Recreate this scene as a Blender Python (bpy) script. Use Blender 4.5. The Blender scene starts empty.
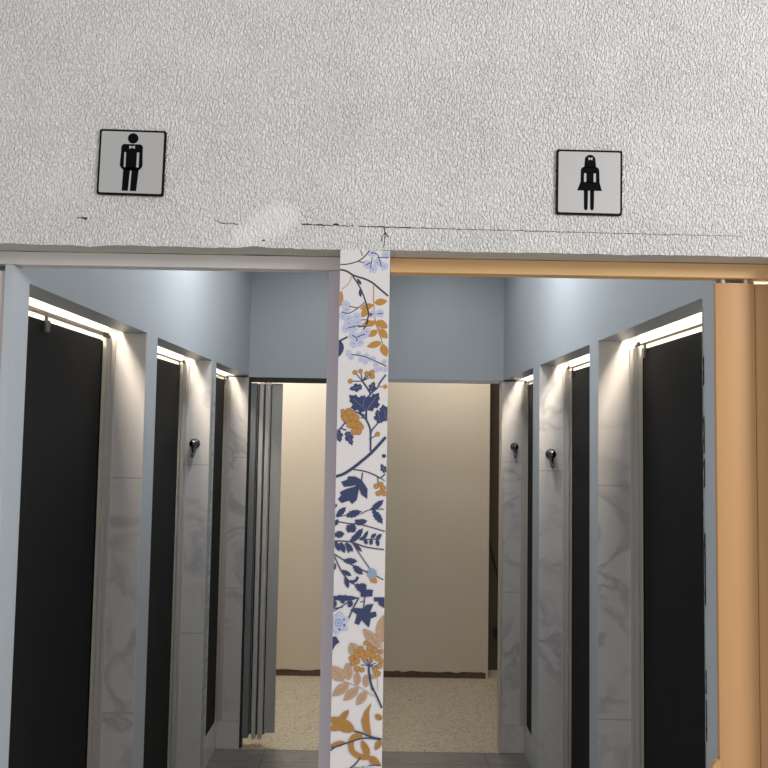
import bpy, bmesh, math, random
from mathutils import Vector, Matrix
random.seed(4)
C = bpy.context.scene.collection
EYE = 1.75

LT = dict(world=0.62, hall=62, corr=6.5, corr_fill=5.0, stall=12.5, lobL=19, lobR=10.5, exp=0.0)

# wallpaper print, traced shapes in millimetres on the face of the post (x, height above the eye)
PAT = [('f','L',10.01,[(-21.2,344.5)]),
('f','L',10.01,[(5.4,342.4)]),
('f','L',10.01,[(2.0,319.2)]),
('f','L',10.01,[(-31.0,322.5)]),
('f','L',10.01,[(-19.4,313.8)]),
('f','L',10.01,[(-10.8,326.7)]),
('s','B',2.25,[(-85.4,321.6),(-68.9,322.6),(-48.8,328.6),(-35.1,339.1),(-26.4,350.8)]),
('s','B',2.0,[(-48.8,328.6),(-37.4,325.7)]),
('s','B',1.75,[(-44.1,350.5),(-40.1,339.0)]),
('s','B',1.75,[(-24.5,314.9),(-21.1,335.5)]),
('s','B',1.75,[(-23.8,345.7),(-11.0,342.1),(-3.1,319.2)]),
('s','B',1.75,[(-11.0,336.4),(11.8,337.4)]),
('s','B',1.75,[(-23.4,326.5),(-33.5,321.2)]),
('s','O',1.5,[(-59.7,301.5),(-65.7,284.8),(-79.3,273.1)]),
('l','O',11.27,[(-82.4,238.7),(-79.8,270.6)]),
('s','O',2.0,[(-17.6,281.8),(-17.2,257.6),(-15.5,232.2),(-12.6,211.9),(-3.5,194.9)]),
('l','O',13.77,[(-15.7,247.5),(9.9,251.7)]),
('l','O',12.52,[(-16.9,243.6),(-43.3,235.5)]),
('l','O',13.77,[(-28.2,237.1),(-39.7,218.6)]),
('l','O',12.52,[(-15.1,210.6),(-39.4,202.6)]),
('l','O',15.02,[(-11.3,212.0),(10.8,200.9)]),
('f','L',9.51,[(-71.2,244.0)]),
('f','L',9.51,[(-69.7,233.3)]),
('f','L',9.51,[(-75.8,221.0)]),
('f','L',9.51,[(-64.8,215.6)]),
('f','L',9.51,[(-49.3,220.2)]),
('f','L',9.51,[(-4.0,227.3)]),
('f','L',9.51,[(-17.9,225.8)]),
('f','L',9.51,[(-66.6,202.1)]),
('f','L',9.51,[(-54.1,204.9)]),
('s','B',3.5,[(-85.2,311.8),(-71.2,309.0),(-55.9,300.3),(-35.5,294.3),(-20.2,286.9),(-4.8,274.4),(11.0,261.4)]),
('s','B',2.75,[(-58.4,299.0),(-45.4,280.1),(-36.2,259.8),(-29.5,239.6),(-26.6,221.9),(-35.0,194.3)]),
('l','N',5.51,[(-41.4,282.7),(-50.2,294.8)]),
('l','N',6.01,[(-42.4,258.5),(-44.0,275.0)]),
('s','B',1.75,[(-33.4,248.4),(-47.1,236.8),(-64.5,226.3),(-78.5,228.6)]),
('s','B',1.75,[(-47.1,236.8),(-64.8,240.3)]),
('s','B',1.75,[(-26.5,214.2),(-45.4,213.9)]),
('s','B',1.75,[(-32.6,201.5),(-46.4,200.0),(-67.8,198.3)]),
('d','R',3.5,[(-22.9,224.5)]),
('s','B',1.5,[(-9.1,226.0),(1.0,227.4)]),
('s','O',1.75,[(-15.2,214.1),(-6.0,191.5),(2.0,168.8),(9.8,153.8)]),
('l','O',11.27,[(-11.3,210.4),(-33.9,202.4)]),
('l','O',13.77,[(-6.3,209.2),(10.8,198.9)]),
('l','O',12.52,[(-8.5,194.0),(-26.4,181.8)]),
('l','O',15.02,[(-6.0,196.5),(11.1,178.6)]),
('l','O',13.02,[(-0.1,170.8),(-28.6,161.7)]),
('l','O',15.52,[(0.7,167.5),(9.9,143.2)]),
('f','L',9.51,[(-64.2,206.9)]),
('f','L',9.51,[(-69.0,196.7)]),
('f','L',9.51,[(-46.6,208.5)]),
('f','L',9.51,[(-53.9,198.3)]),
('f','L',9.51,[(-33.6,185.9)]),
('f','L',9.51,[(-44.8,180.7)]),
('f','L',9.51,[(-56.2,183.0)]),
('f','L',9.51,[(-42.1,170.6)]),
('f','L',9.51,[(-53.4,167.4)]),
('f','L',9.51,[(-29.9,191.1)]),
('s','B',2.0,[(-26.5,213.9),(-30.1,203.7),(-36.2,194.8)]),
('s','B',1.75,[(-36.4,201.1),(-49.0,202.1),(-65.3,197.6)]),
('s','B',1.75,[(-47.3,180.6),(-32.3,186.5)]),
('s','B',2.0,[(-48.4,171.8),(-48.5,178.1),(-56.7,183.5)]),
('l','N',21.28,[(-83.2,175.0),(-83.5,140.1)]),
('s','N',3.5,[(-82.9,171.2),(-66.2,180.3)]),
('f','L',6.01,[(-63.1,150.0)]),
('f','L',6.01,[(-57.9,140.5)]),
('f','L',6.01,[(-44.2,147.8)]),
('f','L',6.01,[(-39.0,137.3)]),
('f','L',6.01,[(-29.0,144.3)]),
('f','L',6.01,[(-30.1,132.9)]),
('f','L',6.01,[(-15.1,139.5)]),
('f','L',6.01,[(-9.9,128.2)]),
('f','L',6.01,[(-9.7,117.7)]),
('f','L',6.01,[(-2.2,119.5)]),
('f','L',6.01,[(6.3,133.5)]),
('f','L',6.01,[(7.8,118.5)]),
('f','L',6.01,[(-62.5,147.0)]),
('f','L',6.01,[(-20.1,138.1)]),
('s','B',1.75,[(-58.0,146.3),(-37.8,144.1),(-17.6,136.9),(10.2,124.8)]),
('s','N',1.75,[(-50.3,111.9),(-35.7,95.1)]),
('s','N',1.75,[(-39.8,114.6),(-35.7,95.1)]),
('s','N',1.75,[(-27.2,110.3),(-35.7,95.1)]),
('s','N',1.75,[(-17.2,112.5),(-35.7,95.1)]),
('s','N',1.75,[(-17.0,104.9),(-35.7,95.1)]),
('s','N',1.75,[(-59.0,94.7),(-35.7,95.1)]),
('d','O',4.76,[(-50.3,111.9)]),
('d','O',4.51,[(-39.8,114.6)]),
('d','O',5.01,[(-27.2,109.8)]),
('d','O',5.01,[(-17.7,112.5)]),
('d','O',5.01,[(-17.0,104.4)]),
('d','O',4.76,[(-59.0,94.7)]),
('s','N',3.0,[(-37.0,96.3),(-26.7,82.7),(-20.2,71.5)]),
('b','N',15.52,[(-36.3,85.0),(-61.2,79.1)]),
('b','N',13.77,[(-19.5,75.8),(-12.9,95.0)]),
('s','N',3.0,[(9.3,108.4),(-1.8,93.1),(-6.6,83.0),(-19.0,71.5),(-26.2,57.6),(-27.1,37.5),(-26.8,20.5)]),
('s','O',1.75,[(-6.6,84.3),(5.9,85.2)]),
('d','O',4.01,[(8.4,85.3)]),
('b','N',31.29,[(-27.9,39.5),(-61.0,68.3)]),
('b','N',28.79,[(-25.9,40.1),(-3.5,73.5)]),
('b','N',28.79,[(12.0,19.4),(3.9,51.1)]),
('b','N',15.02,[(-33.6,47.4),(-31.4,68.8)]),
('s','N',2.25,[(-27.0,28.8),(-40.8,33.6),(-52.1,37.1)]),
('d','O',7.51,[(-68.2,26.8)]),
('d','O',6.51,[(-60.9,37.0)]),
('d','O',7.01,[(-53.3,32.1)]),
('d','O',4.51,[(-72.2,36.8)]),
('d','O',7.01,[(-50.6,22.1)]),
('d','O',8.76,[(-60.2,24.5)]),
('d','O',4.51,[(-44.4,23.5)]),
('s','N',3.25,[(-44.2,35.7),(-30.2,24.7),(-22.5,12.3),(-18.5,-2.6),(-17.9,-38.7)]),
('s','N',2.25,[(-3.3,16.4),(-14.9,2.5),(-17.7,-5.1)]),
('s','N',2.0,[(-28.0,39.7),(-27.7,23.5)]),
('s','N',2.0,[(-37.7,24.6),(-30.2,24.7)]),
('b','N',20.03,[(1.2,15.2),(-6.8,41.3)]),
('d','O',6.76,[(-69.1,29.0)]),
('d','O',6.76,[(-60.4,33.7)]),
('d','O',6.76,[(-55.2,24.3)]),
('d','O',6.76,[(-64.7,19.6)]),
('d','O',6.76,[(-50.1,16.4)]),
('d','O',6.76,[(-42.0,12.0)]),
('d','O',6.76,[(-58.0,10.5)]),
('d','O',6.76,[(-47.3,1.9)]),
('d','O',6.76,[(-37.9,7.1)]),
('d','O',6.76,[(-41.8,-1.7)]),
('d','O',6.76,[(-49.8,-1.9)]),
('d','O',6.76,[(-52.5,11.8)]),
('d','O',6.76,[(-67.7,24.1)]),
('d','O',6.76,[(-46.5,24.4)]),
('s','N',2.5,[(-66.3,16.1),(-76.1,3.9),(-84.7,-3.2)]),
('s','N',2.25,[(-76.1,3.9),(-64.8,0.4)]),
('b','N',16.27,[(-82.3,0.1),(-75.6,-23.0)]),
('b','N',15.52,[(-64.2,-2.1),(-52.7,-29.1)]),
('s','N',1.75,[(-7.2,-8.6),(-20.8,-16.3)]),
('d','O',4.76,[(-4.7,-6.1)]),
('s','N',5.51,[(-84.7,-88.7),(-68.1,-82.9),(-50.9,-71.5),(-33.7,-57.6),(-14.1,-39.9),(10.9,-11.6)]),
('s','B',2.25,[(-50.9,-74.0),(-28.4,-77.3),(-8.4,-84.4),(1.7,-89.2),(11.0,-81.7)]),
('s','B',2.25,[(-32.1,-79.9),(-34.3,-96.0)]),
('s','B',1.75,[(-3.3,-86.8),(-1.9,-100.4)]),
('s','B',1.5,[(1.7,-89.2),(10.5,-95.3)]),
('b','N',11.27,[(11.5,-79.2),(2.5,-62.5)]),
('l','N',7.51,[(11.0,-50.6),(4.7,-44.5)]),
('d','O',5.26,[(-5.5,-105.4)]),
('d','O',5.26,[(3.1,-102.1)]),
('d','O',5.26,[(7.5,-108.9)]),
('d','O',5.26,[(-1.5,-119.0)]),
('d','O',5.26,[(5.1,-115.2)]),
('d','O',5.26,[(9.6,-118.8)]),
('p','N',0,[(-33.1,-94.8),(-45.6,-87.5),(-59.3,-87.3),(-61.7,-94.0),(-72.8,-97.9),(-67.2,-107.7),(-52.8,-106.2),(-45.3,-103.6),(-45.3,-106.1),(-62.6,-111.3),(-74.9,-117.7),(-72.3,-123.8),(-78.4,-131.3),(-70.8,-138.6),(-57.2,-133.4),(-50.9,-140.0),(-42.3,-132.0),(-39.6,-117.1),(-38.5,-109.7),(-33.8,-122.0),(-22.5,-129.7),(-22.3,-110.7),(-28.0,-102.1)]),
('e','N',11.27,[(-14.7,-150.8),(8.6,-130.7)]),
('s','B',1.75,[(9.6,-148.7),(-11.0,-149.0),(-24.6,-152.9),(-34.4,-158.8)]),
('e','N',11.27,[(-11.0,-149.5),(8.9,-131.9)]),
('e','N',14.52,[(-10.9,-151.0),(8.1,-176.8)]),
('e','N',12.52,[(-80.2,-164.2),(-62.4,-145.4)]),
('e','N',15.02,[(-61.6,-162.6),(-32.5,-153.1)]),
('s','B',1.5,[(-81.4,-164.9),(-59.2,-160.9)]),
('s','B',2.0,[(-83.7,-172.4),(-56.4,-176.8),(-31.5,-178.9),(12.1,-190.5)]),
('e','N',10.01,[(-84.1,-181.0),(-76.9,-168.6)]),
('e','N',12.52,[(-42.8,-175.4),(-21.0,-171.3)]),
('e','N',16.52,[(-47.4,-193.4),(-52.7,-175.5)]),
('e','N',12.52,[(-45.9,-207.4),(-29.4,-185.0)]),
('e','N',11.27,[(-32.8,-178.9),(-45.4,-169.3)]),
('e','N',10.01,[(-56.0,-194.0),(-58.3,-178.1)]),
('e','N',12.52,[(-53.2,-211.2),(-32.5,-193.6)]),
('e','N',14.52,[(-83.2,-198.9),(-63.9,-196.1)]),
('e','N',7.51,[(-29.8,-208.3),(-19.4,-189.0)]),
('e','N',8.01,[(-26.1,-205.8),(-20.9,-216.0)]),
('e','N',8.01,[(-13.7,-205.6),(-13.5,-217.4)]),
('e','N',8.01,[(-13.7,-203.2),(-4.0,-194.4)]),
('e','N',8.51,[(-3.8,-205.5),(6.4,-195.0)]),
('e','N',8.51,[(-2.5,-205.4),(0.2,-219.6)]),
('e','N',7.51,[(-36.0,-206.0),(-23.7,-203.3)]),
('e','N',10.01,[(-81.7,-211.1),(-72.7,-229.8)]),
('e','N',11.52,[(-71.8,-212.7),(-63.2,-232.9)]),
('e','N',11.01,[(-61.9,-213.2),(-47.4,-230.2)]),
('e','N',7.51,[(-47.0,-213.5),(-30.1,-229.9)]),
('e','N',7.51,[(-58.1,-216.1),(-55.3,-233.2)]),
('s','N',1.75,[(-31.0,-207.1),(-13.7,-205.6),(3.6,-205.3)]),
('s','B',2.25,[(-85.5,-209.9),(-53.2,-211.2),(-23.3,-220.5),(10.9,-224.8)]),
('s','B',1.75,[(-49.5,-212.3),(-30.4,-240.2),(-12.7,-264.3)]),
('s','B',1.75,[(-7.6,-271.6),(11.1,-281.5)]),
('l','O',11.52,[(-14.4,-276.6),(-0.7,-287.6)]),
('d','G',9.51,[(-11.3,-269.7)]),
('s','B',2.25,[(-85.5,-233.2),(-64.9,-245.6),(-42.5,-257.5),(-18.8,-268.1)]),
('s','B',2.25,[(-84.2,-235.6),(-69.5,-265.2),(-54.3,-284.5),(-36.8,-294.0),(-29.3,-303.6)]),
('e','N',12.52,[(-64.9,-246.8),(-38.2,-247.6)]),
('e','N',13.52,[(-46.2,-256.3),(-27.8,-272.4)]),
('e','N',9.51,[(-68.3,-265.2),(-49.0,-275.1)]),
('e','N',9.51,[(-61.4,-277.3),(-55.0,-299.1)]),
('e','N',16.52,[(-41.8,-291.6),(-18.1,-304.6)]),
('e','N',13.77,[(-31.6,-312.1),(-7.1,-300.8)]),
('e','N',11.27,[(-36.8,-294.0),(-19.6,-292.5)]),
('e','N',9.01,[(-84.3,-265.5),(-81.7,-250.8)]),
('e','N',10.01,[(-84.2,-147.7),(-84.0,-137.9)]),
('s','N',5.01,[(-53.0,-285.7),(-42.0,-284.3),(-37.7,-276.4)]),
('e','N',10.01,[(-83.7,-318.5),(-32.7,-315.8)]),
('p','N',0,[(-6.1,-314.2),(11.6,-313.9),(11.8,-321.2),(-1.8,-321.4)]),
('p','N',0,[(-32.6,-301.5),(-9.2,-301.1),(-9.4,-312.8),(-21.3,-313.5),(-31.2,-310.0)]),
('s','N',2.0,[(-23.3,-312.3),(-25.8,-336.6)]),
('s','N',1.75,[(-23.6,-322.0),(-32.2,-323.4)]),
('e','N',11.01,[(-86.6,-315.7),(-37.3,-316.6)]),
('s','N',2.5,[(-34.8,-315.6),(-45.5,-335.7),(-54.2,-357.2)]),
('s','N',2.0,[(-86.0,-343.1),(-65.3,-331.2),(-45.9,-316.3)]),
('s','N',2.0,[(-85.4,-336.8),(-65.3,-333.6)]),
('e','N',13.77,[(-83.7,-335.1),(-80.8,-319.3)]),
('e','N',11.01,[(-53.5,-333.4),(-47.8,-320.7)]),
('e','N',10.01,[(-68.1,-316.6),(-62.9,-327.5)]),
('F','L',19.53,[(-72.6,-362.8)]),
('d','G',7.51,[(-72.6,-362.8)]),
('d','L',5.01,[(-72.6,-362.8)]),
('d','G',3.0,[(-72.6,-362.8)]),
('d','N',2.0,[(-70.6,-374.9)]),
('d','N',2.0,[(-61.7,-367.0)]),
('d','N',1.75,[(-62.4,-356.6)]),
('p','N',0,[(-25.8,-335.4),(-41.9,-334.4),(-50.9,-338.2),(-37.9,-346.5),(-41.8,-363.5),(-33.9,-366.3),(-29.1,-356.8),(-14.8,-370.9),(-11.7,-353.9),(-0.4,-349.6),(-2.3,-341.1),(-13.4,-342.5),(-7.0,-326.6),(-19.8,-328.0)]),
('p','N',0,[(-7.0,-314.5),(13.3,-314.2),(13.6,-334.3),(3.6,-328.2),(1.1,-321.6),(-5.1,-322.5)]),
('p','N',0,[(-86.3,-389.1),(-76.5,-388.2),(-70.1,-399.0),(-77.4,-404.0),(-85.7,-419.8)]),
('v','T',19.53,[(7.4,-407.5),(-25.6,-373.0)]),
('v','T',26.29,[(11.7,-397.8),(12.3,-346.9)]),
('v','T',21.28,[(-36.5,-422.6),(-48.7,-399.2)]),
('v','T',23.78,[(-60.1,-469.1),(-87.7,-442.7)]),
('v','T',17.02,[(-50.4,-468.5),(-54.7,-436.1)]),
('v','T',13.02,[(-34.3,-477.9),(-35.5,-451.5)]),
('v','T',11.52,[(-17.8,-481.2),(-19.7,-457.3)]),
('v','T',10.51,[(-8.7,-465.5),(5.7,-450.9)]),
('s','T',1.25,[(2.0,-450.9),(3.9,-486.4)]),
('s','T',1.25,[(10.5,-397.8),(12.5,-446.0)]),
('d','O',4.76,[(-19.7,-399.5)]),
('d','O',6.01,[(-12.2,-407.8)]),
('d','O',5.51,[(-2.3,-412.5)]),
('d','O',5.01,[(7.6,-415.2)]),
('d','O',6.01,[(-29.4,-410.5)]),
('d','O',5.01,[(-39.1,-415.4)]),
('d','O',6.76,[(-36.5,-422.6)]),
('d','O',5.26,[(-46.2,-428.1)]),
('d','O',5.76,[(-43.6,-437.2)]),
('d','O',6.76,[(-26.7,-420.1)]),
('d','O',6.76,[(-16.9,-418.0)]),
('d','O',6.51,[(-7.0,-422.2)]),
('d','O',6.01,[(2.9,-426.8)]),
('d','O',4.51,[(9.1,-432.8)]),
('d','O',5.01,[(6.1,-441.7)]),
('d','O',5.76,[(-36.1,-447.2)]),
('d','O',5.01,[(-26.2,-448.9)]),
('d','O',5.01,[(-1.7,-448.6)]),
('d','O',5.51,[(3.3,-455.7)]),
('d','O',5.51,[(-21.7,-427.7)]),
('d','O',4.51,[(-10.6,-431.9)]),
('d','O',6.01,[(-36.3,-433.5)]),
('s','N',1.5,[(-14.1,-440.8),(-28.8,-439.8)]),
('s','N',1.5,[(-14.1,-440.8),(-24.0,-433.3)]),
('s','N',1.5,[(-14.1,-440.8),(-18.0,-429.1)]),
('s','N',1.5,[(-14.1,-440.8),(-8.9,-430.6)]),
('s','N',1.5,[(-14.1,-440.8),(0.1,-436.0)]),
('s','N',1.5,[(-14.1,-440.8),(1.1,-441.8)]),
('s','N',1.5,[(-14.1,-440.8),(-4.2,-446.7)]),
('s','N',3.25,[(-14.1,-441.1),(-12.5,-460.7),(-5.9,-486.6)]),
('v','T',18.02,[(-51.0,-475.0),(-80.9,-498.2)]),
('v','T',16.52,[(-32.5,-481.9),(-59.4,-506.3)]),
('v','T',15.52,[(-17.6,-488.9),(-34.8,-514.5)]),
('s','T',1.5,[(-86.0,-464.0),(-52.7,-473.1),(-28.0,-482.3),(-3.3,-497.5)]),
('s','N',3.25,[(-14.0,-446.1),(-8.6,-474.9),(1.6,-496.3),(12.3,-518.9)]),
('v','K',12.02,[(-66.0,-543.9),(-49.8,-522.9)]),
('v','K',23.03,[(-37.6,-561.8),(-88.1,-537.1)]),
('l','K',15.02,[(-58.6,-549.7),(-86.4,-559.7)]),
('p','K',0,[(-6.4,-571.6),(-21.7,-561.1),(-25.7,-542.1),(-19.9,-525.3),(-7.5,-508.9),(-12.1,-527.6),(-10.5,-549.0)]),
('s','K',10.01,[(-24.0,-568.8),(-37.4,-571.3),(-44.5,-582.9),(-41.8,-598.3),(-28.2,-607.6),(-13.1,-609.0)]),
('v','K',13.02,[(-10.6,-607.3),(-25.1,-577.3)]),
('v','K',13.52,[(-12.4,-607.3),(12.3,-624.8)]),
('v','K',11.52,[(11.5,-576.8),(0.9,-596.0)]),
('v','K',10.51,[(12.6,-539.6),(-0.8,-530.5)]),
('v','K',10.51,[(-55.0,-582.5),(-84.6,-589.4)]),
('s','N',2.75,[(12.7,-575.4),(-9.3,-570.9),(-24.1,-565.2),(-38.8,-561.4)]),
('s','N',2.75,[(10.3,-576.1),(-21.5,-574.2),(-50.6,-582.9),(-72.4,-590.4),(-85.6,-599.6)]),
('s','N',1.75,[(-85.0,-591.8),(-70.0,-590.4)]),
('p','E',0,[(-39.5,-627.2),(-26.6,-627.7),(-25.3,-634.8),(-39.9,-635.0)])]

# ------------------------------------------------------------------ helpers
def s2l(c):
    out = []
    for v in c:
        v = v / 255.0
        out.append(v / 12.92 if v <= 0.04045 else ((v + 0.055) / 1.055) ** 2.4)
    return (out[0], out[1], out[2], 1.0)

def new_mat(name):
    m = bpy.data.materials.new(name)
    m.use_nodes = True
    nt = m.node_tree
    return m, nt, nt.nodes['Principled BSDF']

def mat(name, col, rough=0.5, metal=0.0, var=0.05, scale=12.0, bump=0.0, bscale=60.0, spec=0.5, stretch=(1, 1, 1)):
    m, nt, b = new_mat(name)
    N, L = nt.nodes, nt.links
    tc = N.new('ShaderNodeTexCoord')
    mp = N.new('ShaderNodeMapping'); mp.inputs['Scale'].default_value = stretch
    L.new(tc.outputs['Object'], mp.inputs['Vector'])
    no = N.new('ShaderNodeTexNoise'); no.inputs['Scale'].default_value = scale; no.inputs['Detail'].default_value = 3
    L.new(mp.outputs['Vector'], no.inputs['Vector'])
    mx = N.new('ShaderNodeMix'); mx.data_type = 'RGBA'
    a = s2l(col)
    mx.inputs[6].default_value = tuple(min(1, v * (1 - var)) for v in a[:3]) + (1,)
    mx.inputs[7].default_value = tuple(min(1, v * (1 + var)) for v in a[:3]) + (1,)
    L.new(no.outputs['Fac'], mx.inputs[0])
    L.new(mx.outputs[2], b.inputs['Base Color'])
    b.inputs['Roughness'].default_value = rough
    b.inputs['Metallic'].default_value = metal
    b.inputs['Specular IOR Level'].default_value = spec
    if bump:
        n2 = N.new('ShaderNodeTexNoise'); n2.inputs['Scale'].default_value = bscale; n2.inputs['Detail'].default_value = 2
        L.new(mp.outputs['Vector'], n2.inputs['Vector'])
        bp = N.new('ShaderNodeBump'); bp.inputs['Strength'].default_value = bump; bp.inputs['Distance'].default_value = 0.003
        L.new(n2.outputs['Fac'], bp.inputs['Height']); L.new(bp.outputs['Normal'], b.inputs['Normal'])
    return m

class MB:
    """collects shapes into one mesh"""
    def __init__(s): s.bm = bmesh.new()
    def box(s, x0, x1, y0, y1, z0, z1, bevel=0.0, seg=2, mi=0):
        t = bmesh.new()
        bmesh.ops.create_cube(t, size=1.0)
        for v in t.verts:
            v.co = Vector(((x0 + x1) / 2 + v.co.x * (x1 - x0), (y0 + y1) / 2 + v.co.y * (y1 - y0), (z0 + z1) / 2 + v.co.z * (z1 - z0)))
        if bevel: bmesh.ops.bevel(t, geom=t.edges[:], offset=bevel, segments=seg, affect='EDGES', profile=0.5)
        s.merge(t, mi); return s
    def merge(s, t, mi=0):
        bmesh.ops.recalc_face_normals(t, faces=t.faces[:])
        mp = {}
        for v in t.verts: mp[v] = s.bm.verts.new(v.co)
        for f in t.faces:
            try:
                nf = s.bm.faces.new([mp[v] for v in f.verts]); nf.material_index = mi
            except ValueError: pass
        t.free()
    def prism(s, pts, depth, frame, mi=0):
        """pts (u,v) outline extruded by depth; frame maps (u,v,w) to a point"""
        t = bmesh.new()
        a = [t.verts.new(frame(u, v, 0)) for u, v in pts]
        b = [t.verts.new(frame(u, v, depth)) for u, v in pts]
        n = len(pts)
        fs = [t.faces.new(a), t.faces.new(b[::-1])]
        for i in range(n): t.faces.new((a[i], b[i], b[(i + 1) % n], a[(i + 1) % n]))
        bmesh.ops.triangulate(t, faces=fs)
        s.merge(t, mi); return s
    def lathe(s, prof, M, n=20, mi=0):
        """prof: (radius, height) pairs about local Z, M places it"""
        t = bmesh.new(); rings = []
        for r, h in prof:
            rings.append([t.verts.new(M @ Vector((r * math.cos(2 * math.pi * i / n), r * math.sin(2 * math.pi * i / n), h))) for i in range(n)])
        for p, q in zip(rings, rings[1:]):
            for i in range(n): t.faces.new((p[i], p[(i + 1) % n], q[(i + 1) % n], q[i]))
        t.faces.new(rings[0][::-1]); t.faces.new(rings[-1])
        s.merge(t, mi); return s
    def tube(s, pts, r, n=8, mi=0):
        t = bmesh.new(); rings = []
        P = [Vector(p) for p in pts]; R = r if isinstance(r, (list, tuple)) else [r] * len(P)
        for i, p in enumerate(P):
            d = (P[min(i + 1, len(P) - 1)] - P[max(i - 1, 0)]).normalized()
            a = d.orthogonal().normalized() if i == 0 else (prev - d * prev.dot(d)).normalized()
            prev = a; b = d.cross(a)
            rings.append([t.verts.new(p + (a * math.cos(2 * math.pi * k / n) + b * math.sin(2 * math.pi * k / n)) * R[i]) for k in range(n)])
        for p, q in zip(rings, rings[1:]):
            for i in range(n): t.faces.new((p[i], p[(i + 1) % n], q[(i + 1) % n], q[i]))
        t.faces.new(rings[0][::-1]); t.faces.new(rings[-1])
        s.merge(t, mi); return s
    def build(s, name, mats, parent=None, smooth=False, loc=None):
        me = bpy.data.meshes.new(name)
        if loc is not None:
            for v in s.bm.verts: v.co -= Vector(loc)
        s.bm.to_mesh(me); s.bm.free()
        for m in (mats if isinstance(mats, (list, tuple)) else [mats]): me.materials.append(m)
        if smooth:
            for p in me.polygons: p.use_smooth = True
            me.set_sharp_from_angle(angle=math.radians(40))
        o = bpy.data.objects.new(name, me); C.objects.link(o)
        if loc is not None: o.location = loc
        if parent is not None:
            o.parent = parent
        return o

def tag(o, label=None, cat=None, group=None, kind=None):
    if label: o['label'] = label
    if cat: o['category'] = cat
    if group: o['group'] = group
    if kind: o['kind'] = kind
    return o

def thing(name, label, cat, loc, group=None):
    o = bpy.data.objects.new(name, None); C.objects.link(o); o.location = loc; o.empty_display_size = 0.05
    return tag(o, label, cat, group)

def part(mb, name, m, root, smooth=False, label=None):
    """mesh given in world coordinates, made local to its root"""
    o = mb.build(name, m, None, smooth)
    off = Vector(root.location)
    if root.parent is not None: off = off + Vector(root.parent.location)
    for v in o.data.vertices: v.co -= off
    o.parent = root
    if label: o['label'] = label
    return o

def struct(mb, name, m, smooth=False):
    return tag(mb.build(name, m, None, smooth), kind='structure')

# ------------------------------------------------------------------ materials
def plaster_mat():
    m, nt, b = new_mat('stippled_white_plaster')
    N, L = nt.nodes, nt.links
    def math_(op, a, c=None, clamp=False):
        n = N.new('ShaderNodeMath'); n.operation = op; n.use_clamp = clamp
        for i, v in enumerate((a, c)):
            if v is None: continue
            if isinstance(v, (int, float)): n.inputs[i].default_value = v
            else: L.new(v, n.inputs[i])
        return n.outputs[0]
    tc = N.new('ShaderNodeTexCoord')
    sp = N.new('ShaderNodeSeparateXYZ'); L.new(tc.outputs['Object'], sp.inputs[0])
    mp = N.new('ShaderNodeMapping'); mp.inputs['Rotation'].default_value = (0, math.radians(PL['rot']), 0)
    L.new(tc.outputs['Object'], mp.inputs['Vector'])
    mp2 = N.new('ShaderNodeMapping'); mp2.inputs['Scale'].default_value = (1, 1, PL['stretch']); L.new(mp.outputs[0], mp2.inputs['Vector'])
    n1 = N.new('ShaderNodeTexNoise'); n1.inputs['Scale'].default_value = PL['scale']; n1.inputs['Detail'].default_value = 2.2; n1.inputs['Roughness'].default_value = 0.5
    n1.inputs['Distortion'].default_value = 0.4
    L.new(mp2.outputs[0], n1.inputs['Vector'])
    rp = N.new('ShaderNodeValToRGB'); rp.color_ramp.elements[0].position = 0.24; rp.color_ramp.elements[1].position = 0.78
    rp.color_ramp.interpolation = 'EASE'
    L.new(n1.outputs['Fac'], rp.inputs[0])
    n3 = N.new('ShaderNodeTexNoise'); n3.inputs['Scale'].default_value = 9; n3.inputs['Detail'].default_value = 2
    L.new(tc.outputs['Object'], n3.inputs['Vector'])
    amp = math_('MULTIPLY_ADD', n3.outputs['Fac'], 0.7); 
    amp.node.inputs[2].default_value = 0.65
    # smooth trowelled repair patches
    masks = None
    for cx, cz, rx, rz, rot in PL['patch']:
        dx = math_('SUBTRACT', sp.outputs[0], cx); dz = math_('SUBTRACT', sp.outputs[2], cz)
        c, s_ = math.cos(rot), math.sin(rot)
        u = math_('ADD', math_('MULTIPLY', dx, c / rx), math_('MULTIPLY', dz, s_ / rx))
        w = math_('ADD', math_('MULTIPLY', dx, -s_ / rz), math_('MULTIPLY', dz, c / rz))
        d = math_('SQRT', math_('ADD', math_('MULTIPLY', u, u), math_('MULTIPLY', w, w)))
        d = math_('ADD', d, math_('MULTIPLY', n3.outputs['Fac'], 0.5))
        k = math_('MULTIPLY', math_('SUBTRACT', d, 1.0), 1.8, True)
        masks = k if masks is None else math_('MULTIPLY', masks, k)
    mm = math_('ADD', math_('MULTIPLY', masks, 0.5), 0.5)
    h = math_('MULTIPLY', math_('MULTIPLY', rp.outputs['Color'], amp), mm)
    n4 = N.new('ShaderNodeTexNoise'); n4.inputs['Scale'].default_value = 320; L.new(tc.outputs['Object'], n4.inputs['Vector'])
    h = math_('ADD', h, math_('MULTIPLY', n4.outputs['Fac'], 0.12))
    bp = N.new('ShaderNodeBump'); bp.inputs['Strength'].default_value = PL['strength']; bp.inputs['Distance'].default_value = PL['dist']
    L.new(h, bp.inputs['Height']); L.new(bp.outputs['Normal'], b.inputs['Normal'])
    mx = N.new('ShaderNodeMix'); mx.data_type = 'RGBA'
    mx.inputs[6].default_value = s2l(PL['c0']); mx.inputs[7].default_value = s2l(PL['c1'])
    n5 = N.new('ShaderNodeTexNoise'); n5.inputs['Scale'].default_value = 4; L.new(tc.outputs['Object'], n5.inputs['Vector'])
    L.new(n5.outputs['Fac'], mx.inputs[0]); L.new(mx.outputs[2], b.inputs['Base Color'])
    b.inputs['Roughness'].default_value = 0.55; b.inputs['Specular IOR Level'].default_value = 0.4
    return m

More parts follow.
